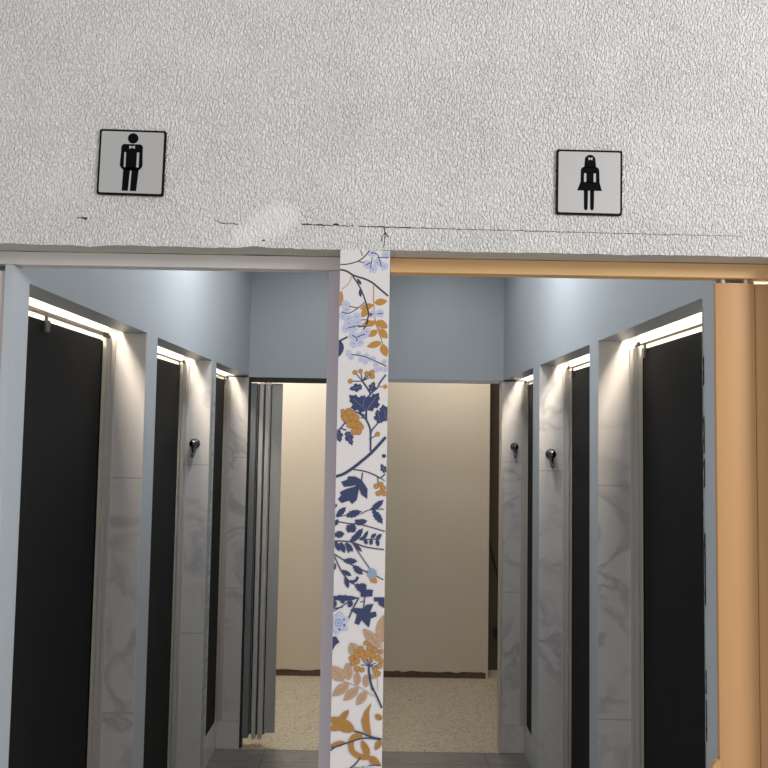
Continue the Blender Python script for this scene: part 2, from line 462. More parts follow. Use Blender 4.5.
PL = dict(rot=-8, stretch=0.56, scale=245, strength=1.0, dist=0.0056, c0=(236, 233, 230), c1=(241, 238, 235),
          patch=[(-0.215, EYE + 0.402, 0.055, 0.030, 0.5), (-0.262, EYE + 0.375, 0.03, 0.02, 0.0)])

def marble_mat(name, c_base, c_vein, joints=0.6, off=0.0, dark=1.0):
    m, nt, b = new_mat(name)
    N, L = nt.nodes, nt.links
    tc = N.new('ShaderNodeTexCoord')
    sp = N.new('ShaderNodeSeparateXYZ'); L.new(tc.outputs['Object'], sp.inputs[0])
    n1 = N.new('ShaderNodeTexNoise'); n1.inputs['Scale'].default_value = 3.0; n1.inputs['Detail'].default_value = 5; n1.inputs['Distortion'].default_value = 1.4
    mp = N.new('ShaderNodeMapping'); mp.inputs['Rotation'].default_value = (0.3, 0.7, 0.2); L.new(tc.outputs['Object'], mp.inputs['Vector'])
    L.new(mp.outputs[0], n1.inputs['Vector'])
    # thin veins where the noise crosses one half
    sb = N.new('ShaderNodeMath'); sb.operation = 'SUBTRACT'; L.new(n1.outputs['Fac'], sb.inputs[0]); sb.inputs[1].default_value = 0.5
    ab = N.new('ShaderNodeMath'); ab.operation = 'ABSOLUTE'; L.new(sb.outputs[0], ab.inputs[0])
    rp = N.new('ShaderNodeValToRGB'); rp.color_ramp.elements[0].position = 0.0; rp.color_ramp.elements[1].position = 0.06
    rp.color_ramp.elements[0].color = (1, 1, 1, 1); rp.color_ramp.elements[1].color = (0, 0, 0, 1)
    L.new(ab.outputs[0], rp.inputs[0])
    n2 = N.new('ShaderNodeTexNoise'); n2.inputs['Scale'].default_value = 3.0; L.new(tc.outputs['Object'], n2.inputs['Vector'])
    r2 = N.new('ShaderNodeValToRGB'); r2.color_ramp.elements[0].position = 0.42; r2.color_ramp.elements[1].position = 0.62; L.new(n2.outputs['Fac'], r2.inputs[0])
    ml = N.new('ShaderNodeMath'); ml.operation = 'MULTIPLY'; L.new(rp.outputs[0], ml.inputs[0]); L.new(r2.outputs[0], ml.inputs[1])
    mx = N.new('ShaderNodeMix'); mx.data_type = 'RGBA'; mx.inputs[6].default_value = s2l(c_base); mx.inputs[7].default_value = s2l(c_vein)
    L.new(ml.outputs[0], mx.inputs[0])
    # grout joint lines every <joints> metres up
    ad = N.new('ShaderNodeMath'); ad.operation = 'ADD'; L.new(sp.outputs[2], ad.inputs[0]); ad.inputs[1].default_value = 10 * joints - off
    md = N.new('ShaderNodeMath'); md.operation = 'MODULO'; L.new(ad.outputs[0], md.inputs[0]); md.inputs[1].default_value = joints
    lt = N.new('ShaderNodeMath'); lt.operation = 'LESS_THAN'; L.new(md.outputs[0], lt.inputs[0]); lt.inputs[1].default_value = 0.004
    mj = N.new('ShaderNodeMix'); mj.data_type = 'RGBA'; mj.inputs[7].default_value = s2l((190, 186, 180))
    L.new(mx.outputs[2], mj.inputs[6]); L.new(lt.outputs[0], mj.inputs[0])
    L.new(mj.outputs[2], b.inputs['Base Color'])
    b.inputs['Roughness'].default_value = 0.3
    return m

def floor_tile_mat():
    m, nt, b = new_mat('grey_floor_tile')
    N, L = nt.nodes, nt.links
    tc = N.new('ShaderNodeTexCoord')
    n1 = N.new('ShaderNodeTexNoise'); n1.inputs['Scale'].default_value = 7; n1.inputs['Detail'].default_value = 6; n1.inputs['Distortion'].default_value = 1.0
    mp = N.new('ShaderNodeMapping'); mp.inputs['Scale'].default_value = (1, 2.5, 1); mp.inputs['Rotation'].default_value = (0, 0, 0.3); L.new(tc.outputs['Object'], mp.inputs[0]); L.new(mp.outputs[0], n1.inputs['Vector'])
    br = N.new('ShaderNodeTexBrick'); L.new(tc.outputs['Object'], br.inputs['Vector'])
    br.inputs['Scale'].default_value = 1.0; br.inputs['Brick Width'].default_value = 0.6; br.inputs['Row Height'].default_value = 0.6; br.inputs['Mortar Size'].default_value = 0.003; br.offset = 0
    mx = N.new('ShaderNodeMix'); mx.data_type = 'RGBA'; mx.inputs[6].default_value = s2l((112, 110, 108)); mx.inputs[7].default_value = s2l((160, 157, 153)); L.new(n1.outputs['Fac'], mx.inputs[0])
    mj = N.new('ShaderNodeMix'); mj.data_type = 'RGBA'; mj.inputs[7].default_value = s2l((104, 101, 98)); L.new(mx.outputs[2], mj.inputs[6]); L.new(br.outputs['Fac'], mj.inputs[0])
    L.new(mj.outputs[2], b.inputs['Base Color']); b.inputs['Roughness'].default_value = 0.35
    return m

def terrazzo_mat():
    m, nt, b = new_mat('cream_terrazzo')
    N, L = nt.nodes, nt.links
    tc = N.new('ShaderNodeTexCoord')
    vo = N.new('ShaderNodeTexVoronoi'); vo.inputs['Scale'].default_value = 110; L.new(tc.outputs['Object'], vo.inputs['Vector'])
    rp = N.new('ShaderNodeValToRGB'); e = rp.color_ramp.elements; e[0].position = 0.0; e[0].color = s2l((160, 146, 126)); e[1].position = 1; e[1].color = s2l((208, 199, 182))
    x = e.new(0.25); x.color = s2l((190, 180, 160)); x = e.new(0.6); x.color = s2l((200, 190, 171))
    sp = N.new('ShaderNodeSeparateColor'); L.new(vo.outputs['Color'], sp.inputs[0]); L.new(sp.outputs[0], rp.inputs[0])
    no = N.new('ShaderNodeTexNoise'); no.inputs['Scale'].default_value = 5; no.inputs['Detail'].default_value = 5; L.new(tc.outputs['Object'], no.inputs['Vector'])
    mx = N.new('ShaderNodeMix'); mx.data_type = 'RGBA'; mx.blend_type = 'MULTIPLY'; mx.inputs[0].default_value = 0.35
    L.new(rp.outputs[0], mx.inputs[6]); L.new(no.outputs['Color'], mx.inputs[7])
    L.new(rp.outputs[0], b.inputs['Base Color']); b.inputs['Roughness'].default_value = 0.45
    return m

M = {}
M['plaster'] = plaster_mat()
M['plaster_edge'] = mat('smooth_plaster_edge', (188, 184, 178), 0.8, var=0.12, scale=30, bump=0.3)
M['crack'] = mat('crack_shadow', (52, 48, 46), 0.95, var=0.4, scale=80, spec=0.1)
M['blue'] = mat('grey_blue_paint', (184, 191, 197), 0.38, var=0.03, scale=5)
M['white'] = mat('white_stall_paint', (226, 222, 214), 0.6, var=0.02)
M['jamb'] = mat('white_jamb_profile', (205, 198, 192), 0.4, var=0.03)
M['marble'] = marble_mat('white_marble_tile', (224, 218, 215), (192, 188, 188), 0.72, 0.148)
M['black'] = mat('black_door_laminate', (25, 25, 26), 0.6, var=0.1, scale=6, spec=0.15)
M['blacker'] = mat('black_rubber_edge', (13, 13, 14), 0.8, var=0.1, spec=0.1)
M['steel'] = mat('brushed_steel', (120, 118, 114), 0.4, 0.8, var=0.08, scale=30)
M['chrome'] = mat('dark_chrome', (110, 108, 108), 0.22, 1.0, var=0.1)
M['rail'] = mat('grey_rail_metal', (128, 118, 106), 0.45, 0.5)
M['silver'] = mat('brushed_silver_sign', (190, 188, 186), 0.5, 0.4, var=0.03, scale=40, stretch=(1, 1, 12))
M['ink'] = mat('black_print', (8, 8, 9), 0.7, spec=0.08)
M['signblack'] = mat('black_plastic', (10, 10, 11), 0.6, spec=0.15)
M['grey'] = mat('warm_grey_plastic', (220, 214, 210), 0.5, var=0.03)
M['lavender'] = mat('lavender_grey_profile', (196, 187, 195), 0.5, var=0.03)
M['pinkwhite'] = mat('pale_pinkish_plastic', (205, 194, 190), 0.5, var=0.03)
M['orange'] = mat('orange_beech_laminate', (204, 156, 106), 0.5, var=0.05, scale=3, stretch=(14, 14, 1))
M['orangeh'] = mat('orange_beech_track', (232, 188, 132), 0.5, var=0.05, scale=4, stretch=(1, 10, 14))
M['roller'] = mat('white_nylon_roller', (225, 220, 212), 0.4)
M['slat_lit'] = mat('lit_grey_folding_panel', (205, 203, 199), 0.4, var=0.03)  # lighter copy for slats that catch light, brightness put into the colour
M['slat_blue'] = mat('blue_grey_folding_panel', (134, 136, 138), 0.45, var=0.03)
M['slat_mid'] = mat('mid_grey_folding_panel', (182, 181, 177), 0.45, var=0.03)
M['slat_dark'] = mat('dark_grey_metal_and_gap', (40, 38, 37), 0.6)  # dark metal parts, also the painted shade between slats
M['cream'] = mat('cream_wall_paint', (218, 208, 193), 0.7, var=0.03, scale=3)
M['brown'] = mat('recess_shade_brown', (88, 76, 66), 0.8, var=0.08)  # shade of the rear recess put into the wall colour
M['skirt'] = mat('worn_brown_skirting', (96, 82, 68), 0.8, var=0.3, scale=25)
M['floor'] = floor_tile_mat()
M['hallfloor_bounce'] = mat('bounce_hall_floor', (222, 216, 206), 0.4, var=0.05)  # unseen floor, kept pale to bounce light upward
M['terrazzo'] = terrazzo_mat()
M['paper'] = mat('white_wallpaper', (224, 219, 218), 0.6, var=0.01)
M['cable'] = mat('black_cable', (22, 20, 19), 0.5)
M['green'] = mat('ragged_tile_edge', (172, 172, 164), 0.8, var=0.3, scale=60)
PC = dict(N=(52, 62, 100), B=(64, 58, 80), O=(186, 134, 62), L=(188, 191, 217), T=(186, 154, 126), G=(140, 160, 186), K=(172, 124, 58), E=(130, 156, 130), R=(150, 70, 80), V=(140, 104, 74), W=(232, 229, 226))
PK = list(PC)
PM = [M['paper']] + [mat('print_' + {'N': 'navy', 'B': 'plum', 'O': 'ochre', 'L': 'lilac', 'T': 'taupe', 'G': 'grey_blue', 'K': 'gold_brown', 'E': 'sage', 'R': 'red', 'V': 'brown', 'W': 'white'}[k], PC[k], 0.65, var=0.14 if k in 'NOKTL' else 0.05, scale=260) for k in PK]

# ------------------------------------------------------------------ dimensions
YF, YB0 = 1.49, 1.585           # front wall
HL = 0.351                      # underside of its lintel above the eye
Z = lambda h: EYE + h
XL, XR = -0.744, 0.690          # painted faces of the two stall walls
DL, DR = -0.870, 0.820          # stall door planes
HS = 0.298                      # underside of the stall lintels
CEIL = EYE + 1.0
YR, YR1 = 4.355, 4.43           # rear cross wall
YC = 5.64                       # cream wall
SX = 1.72                       # backs of the stalls
OP = {'L': [(1.622, 2.445), (2.565, 3.39), (3.49, YR)], 'R': [(1.655, 2.455), (2.555, 3.363), (3.505, YR)]}

# ------------------------------------------------------------------ front wall
mb = MB()
def front_piece(x0, x1, z0, z1, n, wob):
    # gridded front face with a slightly uneven lower edge
    t = bmesh.new(); xs = [x0 + (x1 - x0) * i / n for i in range(n + 1)]
    rnd = random.Random(8); w = [0] * (n + 1)
    for k in range(n + 1):
        x = xs[k]
        w[k] = wob * (0.0012 * math.sin(x * 23) + 0.0010 * math.sin(x * 61 + 1) + 0.0014 * rnd.uniform(-1, 1)) if wob else 0
        if wob and abs(x + 0.25) < 0.03: w[k] += 0.004 * (1 - abs(x + 0.25) / 0.03)
        if wob and abs(x + 0.575) < 0.03: w[k] -= 0.003 * (1 - abs(x + 0.575) / 0.03)
    f0 = [t.verts.new((x, YF, z0 + ww)) for x, ww in zip(xs, w)]; f1 = [t.verts.new((x, YF, z1)) for x in xs]
    b0 = [t.verts.new((x, YB0, z0)) for x in xs]; b1 = [t.verts.new((x, YB0, z1)) for x in xs]
    under = []
    for i in range(n):
        t.faces.new((f0[i], f0[i + 1], f1[i + 1], f1[i])); under.append(t.faces.new((b0[i], b0[i + 1], f0[i + 1], f0[i])))
        t.faces.new((b1[i], b1[i + 1], b0[i + 1], b0[i])); t.faces.new((f1[i], f1[i + 1], b1[i + 1], b1[i]))
    t.faces.new((f0[0], f1[0], b1[0], b0[0])); t.faces.new((f0[-1], b0[-1], b1[-1], f1[-1]))
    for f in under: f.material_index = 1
    bmesh.ops.recalc_face_normals(t, faces=t.faces[:])
    mp = {v: mb.bm.verts.new(v.co) for v in t.verts}
    for f in t.faces:
        nf = mb.bm.faces.new([mp[v] for v in f.verts]); nf.material_index = f.material_index
    t.free()
front_piece(-1.9, 1.9, Z(HL), 3.1, 420, 0.45)
wall_front = struct(mb, 'wall_front', [M['plaster'], M['plaster_edge']])
mb = MB(); front_piece(-1.9, -0.80, 0, Z(HL) - .0045, 4, 0); struct(mb, 'wall_front_left', [M['plaster'], M['plaster_edge']])
mb = MB(); front_piece(0.80, 1.9, 0, Z(HL) - .0045, 4, 0); struct(mb, 'wall_front_right', [M['plaster'], M['plaster_edge']])

def crack(pts, name='crack'):
    """dark ragged line in the plaster: pts (x, h, half width) along its length"""
    mb = MB(); rnd = random.Random(int(abs(pts[0][0]) * 1000))
    P = []
    for (x0, h0, w0), (x1, h1, w1) in zip(pts, pts[1:]):
        n = max(2, int(math.hypot(x1 - x0, h1 - h0) / 0.004))
        for i in range(n):
            t = i / n; P.append((x0 + (x1 - x0) * t, h0 + (h1 - h0) * t + rnd.uniform(-1, 1) * 0.0006, max(0.00012, (w0 + (w1 - w0) * t) * rnd.uniform(0.45, 1.2))))
    P.append(pts[-1])
    up, dn = [], []
    for i, (x, h, w) in enumerate(P):
        a, c = P[max(0, i - 1)], P[min(len(P) - 1, i + 1)]
        dx, dh = c[0] - a[0], c[1] - a[1]; l = math.hypot(dx, dh) or 1
        up.append((x - dh / l * w, h + dx / l * w)); dn.append((x + dh / l * w, h - dx / l * w))
    for i in range(len(P) - 1):
        mb.prism([dn[i], dn[i + 1], up[i + 1], up[i]], 0.0010, lambda u, v, w: Vector((u, YF - 0.0006 + w, EYE + v)))
    o = part(mb, name, M['crack'], wall_front)
    return o
crack([(-0.598, 0.404, .0008), (-0.586, 0.4045, .0016), (-0.578, 0.403, .0020)])
crack([(-0.330, 0.4045, .0003), (-0.315, 0.399, .0007), (-0.292, 0.398, .0007), (-0.283, 0.398, .0006)])
crack([(-0.160, 0.400, .0014), (-0.148, 0.3995, .0013), (-0.10, 0.398, .0009), (-0.096, 0.400, .0024), (-0.090, 0.400, .0018), (-0.086, 0.398, .0008), (-0.058, 0.398, .0007)])
crack([(-0.05, 0.3975, .0006), (0.0, 0.397, .0010), (0.03, 0.3965, .0009), (0.10, 0.396, .0005), (0.2, 0.395, .0004), (0.3, 0.394, .0005), (0.42, 0.393, .0004), (0.55, 0.392, .0003), (0.7, 0.391, .0001)])
crack([(0.001, 0.397, .0010), (0.003, 0.385, .0009), (0.0025, 0.370, .0007), (0.001, 0.357, .0003)])
crack([(0.003, 0.386, .0008), (-0.003, 0.378, .0007), (-0.0045, 0.368, .0005)])
crack([(0.003, 0.388, .0008), (0.007, 0.379, .0010), (0.0105, 0.379, .0007)])
crack([(-0.236, 0.366, .0016), (-0.231, 0.3665, .0016)])

# ------------------------------------------------------------------ wallpapered post
PX0, PX1 = -0.0832, 0.0135
post = thing('wallpapered_post', 'narrow post between the two doorways covered in floral wallpaper', 'post', (-0.035, 1.53, 0))
mb = MB(); mb.box(PX0 + .001, PX1 - .001, YF + .0015, YB0, 0, Z(HL) - .0005, 0.002); part(mb, 'post_core', M['paper'], post)
PYF = YF - 0.0004
layer = [0]
pm = MB()
pm.box(PX0, PX1, PYF, YF + 0.0012, 0, Z(HL) - 0.0005)
def clip(poly, x0, x1, z0, z1):
    for ax, lim, sg in ((0, x0, 1), (0, x1, -1), (1, z0, 1), (1, z1, -1)):
        out = []
        for i, p in enumerate(poly):
            q = poly[i - 1]; a = (p[ax] - lim) * sg >= 0; b = (q[ax] - lim) * sg >= 0
            if a != b:
                t = (lim - q[ax]) / (p[ax] - q[ax]); out.append((q[0] + t * (p[0] - q[0]), q[1] + t * (p[1] - q[1])))
            if a: out.append(p)
        poly = out
        if len(poly) < 3: return None
    return poly
def put(poly, col):
    poly = clip(poly, PX0 + .0003, PX1 - .0003, 0.002, Z(HL) - 0.001)
    if not poly: return
    layer[0] += 1
    y = PYF - 0.00003 - layer[0] * 0.0000012
    vs = [pm.bm.verts.new((x, y, z)) for x, z in poly]
    try: f = pm.bm.faces.new(vs)
    except ValueError: return
    f.normal_update()
    if f.normal.y > 0: f.normal_flip()
    f.material_index = 1 + PK.index(col)
    if len(poly) > 4: bmesh.ops.triangulate(pm.bm, faces=[f])
def circ(x, z, r, n=12): return [(x + r * math.cos(6.2832 * i / n), z + r * math.sin(6.2832 * i / n)) for i in range(n)]
def smooth(P, k=5):
    if len(P) < 3: return P
    out = []
    for i in range(len(P) - 1):
        a, b, c, d = P[max(i - 1, 0)], P[i], P[i + 1], P[min(i + 2, len(P) - 1)]
        for j in range(k):
            t = j / k
            out.append(tuple(0.5 * (2 * b[m] + (c[m] - a[m]) * t + (2 * a[m] - 5 * b[m] + 4 * c[m] - d[m]) * t * t + (3 * b[m] - a[m] - 3 * c[m] + d[m]) * t ** 3) for m in (0, 1)))
    return out + [P[-1]]
def smooth3(P):
    a = smooth([(p[0], p[2]) for p in P]); return [(x, P[0][1], z) for x, z in a]
def stroke(P, w, col):
    P = smooth(P); up, dn = [], []
    for i, (x, z) in enumerate(P):
        a, c = P[max(0, i - 1)], P[min(len(P) - 1, i + 1)]
        dx, dz = c[0] - a[0], c[1] - a[1]; l = math.hypot(dx, dz) or 1
        up.append((x - dz / l * w / 2, z + dx / l * w / 2)); dn.append((x + dz / l * w / 2, z - dx / l * w / 2))
    for i in range(len(P) - 1): put([dn[i], dn[i + 1], up[i + 1], up[i]], col)
OUT = {'l': [(0, 0), (.12, .55), (.3, .92), (.5, 1), (.7, .8), (.88, .4), (1, 0)],
       'v': [(0, 0), (.12, .6), (.3, .95), (.48, 1), (.7, .8), (.88, .4), (1, 0)],
       'b': [(0, 0.1), (.10, .75), (.28, .62), (.34, 1), (.58, 1.0), (.56, .62), (.70, .52), (.80, .60), (.82, .35), (1, 0)],
       'e': [(0, 0.08), (.08, .6), (.2, .5), (.28, .95), (.42, .75), (.5, 1), (.64, .66), (.72, .8), (.84, .35), (1, 0)]}
def leaf(b, t, w, col, kind):
    dx, dz = t[0] - b[0], t[1] - b[1]; l = math.hypot(dx, dz); ux, uz = dx / l, dz / l
    o = OUT[kind]
    A = [(b[0] + ux * l * s - uz * w / 2 * k, b[1] + uz * l * s + ux * w / 2 * k) for s, k in o]
    B = [(b[0] + ux * l * s + uz * w / 2 * k, b[1] + uz * l * s - ux * w / 2 * k) for s, k in o]
    for i in range(len(o) - 1): put([B[i], B[i + 1], A[i + 1], A[i]], col)
    if kind == 'v':
        stroke([b, t], 0.0006, 'V')
        for s in (.25, .45, .65):
            c = (b[0] + dx * s, b[1] + dz * s)
            for sg in (1, -1): stroke([c, (c[0] + ux * l * .14 - sg * uz * w * .3, c[1] + uz * l * .14 + sg * ux * w * .3)], 0.0004, 'V')
    if kind == 'b': stroke([b, (b[0] + dx * .75, b[1] + dz * .75)], 0.0005, 'G')
def draw(dz):
    for kind, col, w, pts in PAT:
        w = w / 1000; P = [(x / 1000, EYE + h / 1000 + dz) for x, h in pts]
        if dz and P[0][1] > EYE - 0.62: continue
        if kind == 's': stroke(P, w, col)
        elif kind == 'd':
            if col == 'O' and w > .0035: put(circ(P[0][0], P[0][1], w), 'V'); w *= .86
            put(circ(P[0][0], P[0][1], w), col)
        elif kind == 'p': put(P, col)
        elif kind == 'f':
            a0 = P[0][0] * 900; w *= .86
            for i in range(5): put(circ(P[0][0] + math.cos(a0 + i * 1.2566) * w * .58, P[0][1] + math.sin(a0 + i * 1.2566) * w * .58, w * .48, 9), col)
            put(circ(P[0][0], P[0][1], w * .14, 6), 'B')
        elif kind == 'F':
            for i in range(6):
                a = i * 1.0472 + .4; leaf(P[0], (P[0][0] + math.cos(a) * w * 1.15, P[0][1] + math.sin(a) * w * 1.15), w * .75, col, 'l')
        else: leaf(P[0], P[1], w, col, kind)
draw(0); draw(-0.96)
part(pm, 'floral_wallpaper', PM, post)

# ------------------------------------------------------------------ signs
def sign(name, label, cx, ch, size, rot, which):
    root = thing(name, label, 'sign', (cx, YF, EYE + ch))
    root.rotation_euler = (0, rot, 0)
    def rr(x0, x1, z0, z1, r, n=5):
        P = []
        for (px, pz, a0) in ((x1 - r, z1 - r, 0), (x0 + r, z1 - r, 90), (x0 + r, z0 + r, 180), (x1 - r, z0 + r, 270)):
            for i in range(n + 1):
                a = math.radians(a0 + 90 * i / n); P.append((px + r * math.cos(a), pz + r * math.sin(a)))
        return P
    h = size / 2
    def fr(y): return lambda u, v, w: Vector((u, y - w, v))
    def loc(mb, nm, m): return mb.build(nm, m, root)
    mb = MB(); mb.prism(rr(-h, h, -h, h, .004), .0035, fr(-0.0006)); loc(mb, 'backing_plate', M['signblack'])
    k = h - size * .032
    mb = MB(); mb.prism(rr(-k, k, -k, k, .003), .0012, fr(-0.0036)); loc(mb, 'metal_face', M['silver'])
    U = lambda pts: [((u - .5) * size, (.5 - v) * size) for u, v in pts]
    mb = MB(); y = -0.0048
    def add(pts): mb.prism(U(pts), .0004, fr(y))
    def disc(u, v, r): add([(u + r * math.cos(6.2832 * i / 24), v + r * math.sin(6.2832 * i / 24)) for i in range(24)])
    bow = MB()
    if which == 'man':
        disc(.508, .132, .079)
        # shoulders and torso
        add([(.355, .235), (.375, .222), (.62, .222), (.645, .235), (.66, .26), (.66, .345), (.338, .345), (.338, .26)])
        add([(.415, .34), (.575, .34), (.575, .62), (.415, .62)])
        # arms with rounded hands
        add([(.338, .34), (.386, .34), (.386, .60), (.372, .605), (.352, .59), (.328, .55)])
        add([(.612, .34), (.66, .34), (.668, .55), (.646, .59), (.626, .605), (.612, .60)])
        add([(.368, .575), (.630, .575), (.625, .615), (.374, .615)])
        add([(.385, .60), (.485, .60), (.468, .935), (.376, .935)])
        add([(.512, .60), (.615, .60), (.592, .935), (.500, .935)])
        add([(.46, .59), (.54, .59), (.53, .625), (.47, .625)])
        c = (.500, .268); bw, bh = .042, .026
    else:
        # long hair and head in one dome
        add([(.430, .25), (.430, .13)] + [(.509 + .079 * math.cos(math.radians(a)), .155 - .079 * math.sin(math.radians(a))) for a in range(170, 9, -16)] + [(.588, .13), (.588, .25), (.60, .275), (.42, .275)])
        add([(.372, .30), (.39, .275), (.42, .262), (.60, .262), (.628, .275), (.646, .30), (.650, .36), (.370, .36)])
        add([(.455, .35), (.563, .35), (.563, .51), (.455, .51)])
        add([(.370, .355), (.418, .355), (.418, .50), (.366, .50)])
        add([(.600, .355), (.650, .355), (.654, .50), (.600, .50)])
        add([(.368, .495), (.652, .495), (.690, .628), (.318, .628)])
        for a, b in ((.418, .480), (.512, .574)):
            add([(a, .62), (b, .62), (b - .004, .90), (b - .016, .928), (a + .018, .928), (a + .004, .90)])
        c = (.512, .138); bw, bh = .030, .024
    pic = loc(mb, 'pictogram', M['ink'])
    for sg in (1, -1):
        bow.prism(U([(c[0], c[1] - bh * .3), (c[0] + sg * bw, c[1] - bh), (c[0] + sg * bw, c[1] + bh), (c[0], c[1] + bh * .3)]), .0003, fr(y - .0004))
    bow.build('bow_tie', M['silver'], pic)
    return root
sign('restroom_sign', 'square silver sign with a black standing man in bow tie, slightly tilted', -0.4940, 0.5148, 0.1300, math.radians(0.9), 'man')
sign('restroom_sign', 'square silver sign with a black woman in skirt above the orange track', 0.4003, 0.4914, 0.1292, math.radians(0.45), 'woman')

# ------------------------------------------------------------------ front folding doors
def track(x0, x1, y0, y1, h0, h1, m, root, name='track'):
    mb = MB()
    mb.box(x0, x1, y0, y0 + .004, Z(h0), Z(h1), .001); mb.box(x0, x1, y1 - .004, y1, Z(h0), Z(h1), .001)
    mb.box(x0, x1, y0 + .004, y1 - .004, Z(h1) - .006, Z(h1))
    mb.box(x0, x1, y0 + .004, y0 + .012, Z(h0), Z(h0) + .003); mb.box(x0, x1, y1 - .012, y1 - .004, Z(h0), Z(h0) + .003)
    return part(mb, name, m, root)
def bowed_panel(x0, x1, y0, bulge, th, z0, z1):
    mb = MB(); n = 12
    f = [(x0 + (x1 - x0) * i / n, y0 - bulge * math.sin(math.pi * i / n) ** .7) for i in range(n + 1)]
    b = [(x, y + th) for x, y in f[::-1]]
    mb.prism(f + b, z1 - z0, lambda u, v, w: Vector((u, v, z0 + w)))
    return mb
d = thing('folding_door_stack', 'grey folding door pushed open at the left doorway, with its overhead track', 'folding door', (-0.45, 1.56, 0))
track(-0.80, PX0 - .001, 1.550, 1.584, .3235, HL - .001, M['grey'], d)
part(bowed_panel(-0.7985, -0.7605, 1.553, .003, .010, .02, Z(.310)), 'panel', M['pinkwhite'], d, True)
part(bowed_panel(-0.7985, -0.7645, 1.570, .001, .010, .02, Z(.310)), 'panel', M['pinkwhite'], d, True)
mb = MB(); mb.box(-0.1095, PX0 - .0015, 1.552, 1.583, 0, Z(.3230), .0015)
part(mb, 'strike_post', M['lavender'], d)
d = thing('folding_door_stack', 'orange wood-look folding door stacked at the right doorway, with its overhead track', 'folding door', (0.45, 1.56, 0))
track(PX1 + .001, 0.80, 1.550, 1.584, .3210, HL - .001, M['orangeh'], d)
part(bowed_panel(0.6785, 0.7580, 1.562, .005, .010, .02, Z(.312)), 'panel', M['orange'], d, True)
part(bowed_panel(0.7610, 0.7985, 1.566, .003, .010, .02, Z(.312)), 'panel', M['orange'], d, True)
for x in (0.695, 0.741):
    mb = MB(); mb.box(x - .0035, x + .0035, 1.562, 1.572, Z(.3115), Z(.326), .0015); part(mb, 'roller', M['roller'], d, True)
mb = MB(); mb.prism([(0.679, .030), (0.672, .030), (0.664, .022), (0.660, .008), (0.660, -.045), (0.665, -.06), (0.679, -.065)], .012, lambda u, v, w: Vector((u, 1.558 + w, Z(-.665) + v)))
part(mb, 'pull_handle', M['orange'], d, True)

# ------------------------------------------------------------------ stall walls
def side(S):
    sg = -1 if S == 'L' else 1
    X = XL if S == 'L' else XR; D = DL if S == 'L' else DR
    LB = X + sg * .078
    nm = 'left' if S == 'L' else 'right'
    def bx(mb, a, b, *r, **k): mb.box(min(a, b), max(a, b), *r, **k)
    mb = MB()
    bx(mb, X, LB, YB0, YR, Z(HS), CEIL)                                         # lintel band above the openings
    ops = OP[S]
    if S == 'L': bx(mb, X, X - .0150, 1.545, YB0, 0, Z(.322))
    bx(mb, X, D + sg * .03, YB0, ops[0][0], 0, Z(HS))                            # near pier
    for (a, b), (c, e) in zip(ops, ops[1:]):
        bx(mb, X, D, b + .006, c, 0, Z(HS))                                      # piers
    w = struct(mb, 'wall_' + nm, M['blue'])
    mb = MB()
    for (a, b), (c, e) in zip(ops, ops[1:]): bx(mb, D + sg * .001, sg * SX, b + .006, c, 0, CEIL)
    bx(mb, D + sg * .031, sg * SX, YB0 + .001, ops[0][0], 0, CEIL)
    bx(mb, sg * SX, sg * (SX + .06), YB0, YR, 0, CEIL)
    struct(mb, 'wall_stalls_' + nm, M['white'])
    tn = 1
    for i, (a, b) in enumerate(ops):
        # tiled reveal facing the doorway, with a bright jamb profile beside the door
        mb = MB(); bx(mb, X + sg * .0005, D - sg * .001, b, b + .0055, 0, Z(HS) - .0005)
        struct(mb, 'trim_%d' % (tn + (0 if S == 'L' else 20)), M['marble']); tn += 1
        mb = MB()
        bx(mb, D - sg * .030, D - sg * .018, b - .0035, b - .0002, .15, Z(.275), bevel=.001)
        bx(mb, D - sg * .0165, D - sg * .002, b - .006, b - .0002, .15, Z(.275), bevel=.001)
        struct(mb, 'trim_%d' % (tn + (0 if S == 'L' else 20)), M['jamb']); tn += 1
        # raised sill under the door
        mb = MB(); bx(mb, D, D + sg * .10, a, b, 0, .158, bevel=.003)
        struct(mb, 'trim_%d' % (tn + (0 if S == 'L' else 20)), M['marble']); tn += 1
    return w
wl = side('L'); wr = side('R')

# weathered edges on the stall walls
def ragged(x, y, z0, z1, wy, m, root, name, sg, w0=0.001, dash=False, seed=1):
    mb = MB(); rnd = random.Random(seed); n = int((z1 - z0) / .012); prev = None
    on = True
    for i in range(n):
        za, zb = z0 + (z1 - z0) * i / n, z0 + (z1 - z0) * (i + 1) / n
        if dash and rnd.random() < .12: on = not on
        w = w0 + wy * rnd.random() ** 1.5
        if prev is None: prev = w
        if on or not dash: mb.prism([(y, za), (y, zb), (y + w, zb), (y + prev, za)], .0012, lambda u, v, q: Vector((x - sg * (.0002 + q), u, v)))
        prev = w
    return part(mb, name, m, root)
ragged(XL, 3.4, 0.3, Z(.22), .055, M['green'], wl, 'broken_tile_edge', -1, .030, seed=3)
ragged(XR, 1.6485, Z(-1.2), Z(.285), .003, M['crack'], wr, 'crack', 1, .0008, True, 5)
ragged(XR, 1.6480, Z(-.35), Z(.17), .0045, M['crack'], wr, 'crack', 1, .002, True, 9)
ragged(XR, 1.6525, Z(-1.2), Z(.28), .0015, M['green'], wr, 'broken_tile_edge', 1, .001, seed=12)

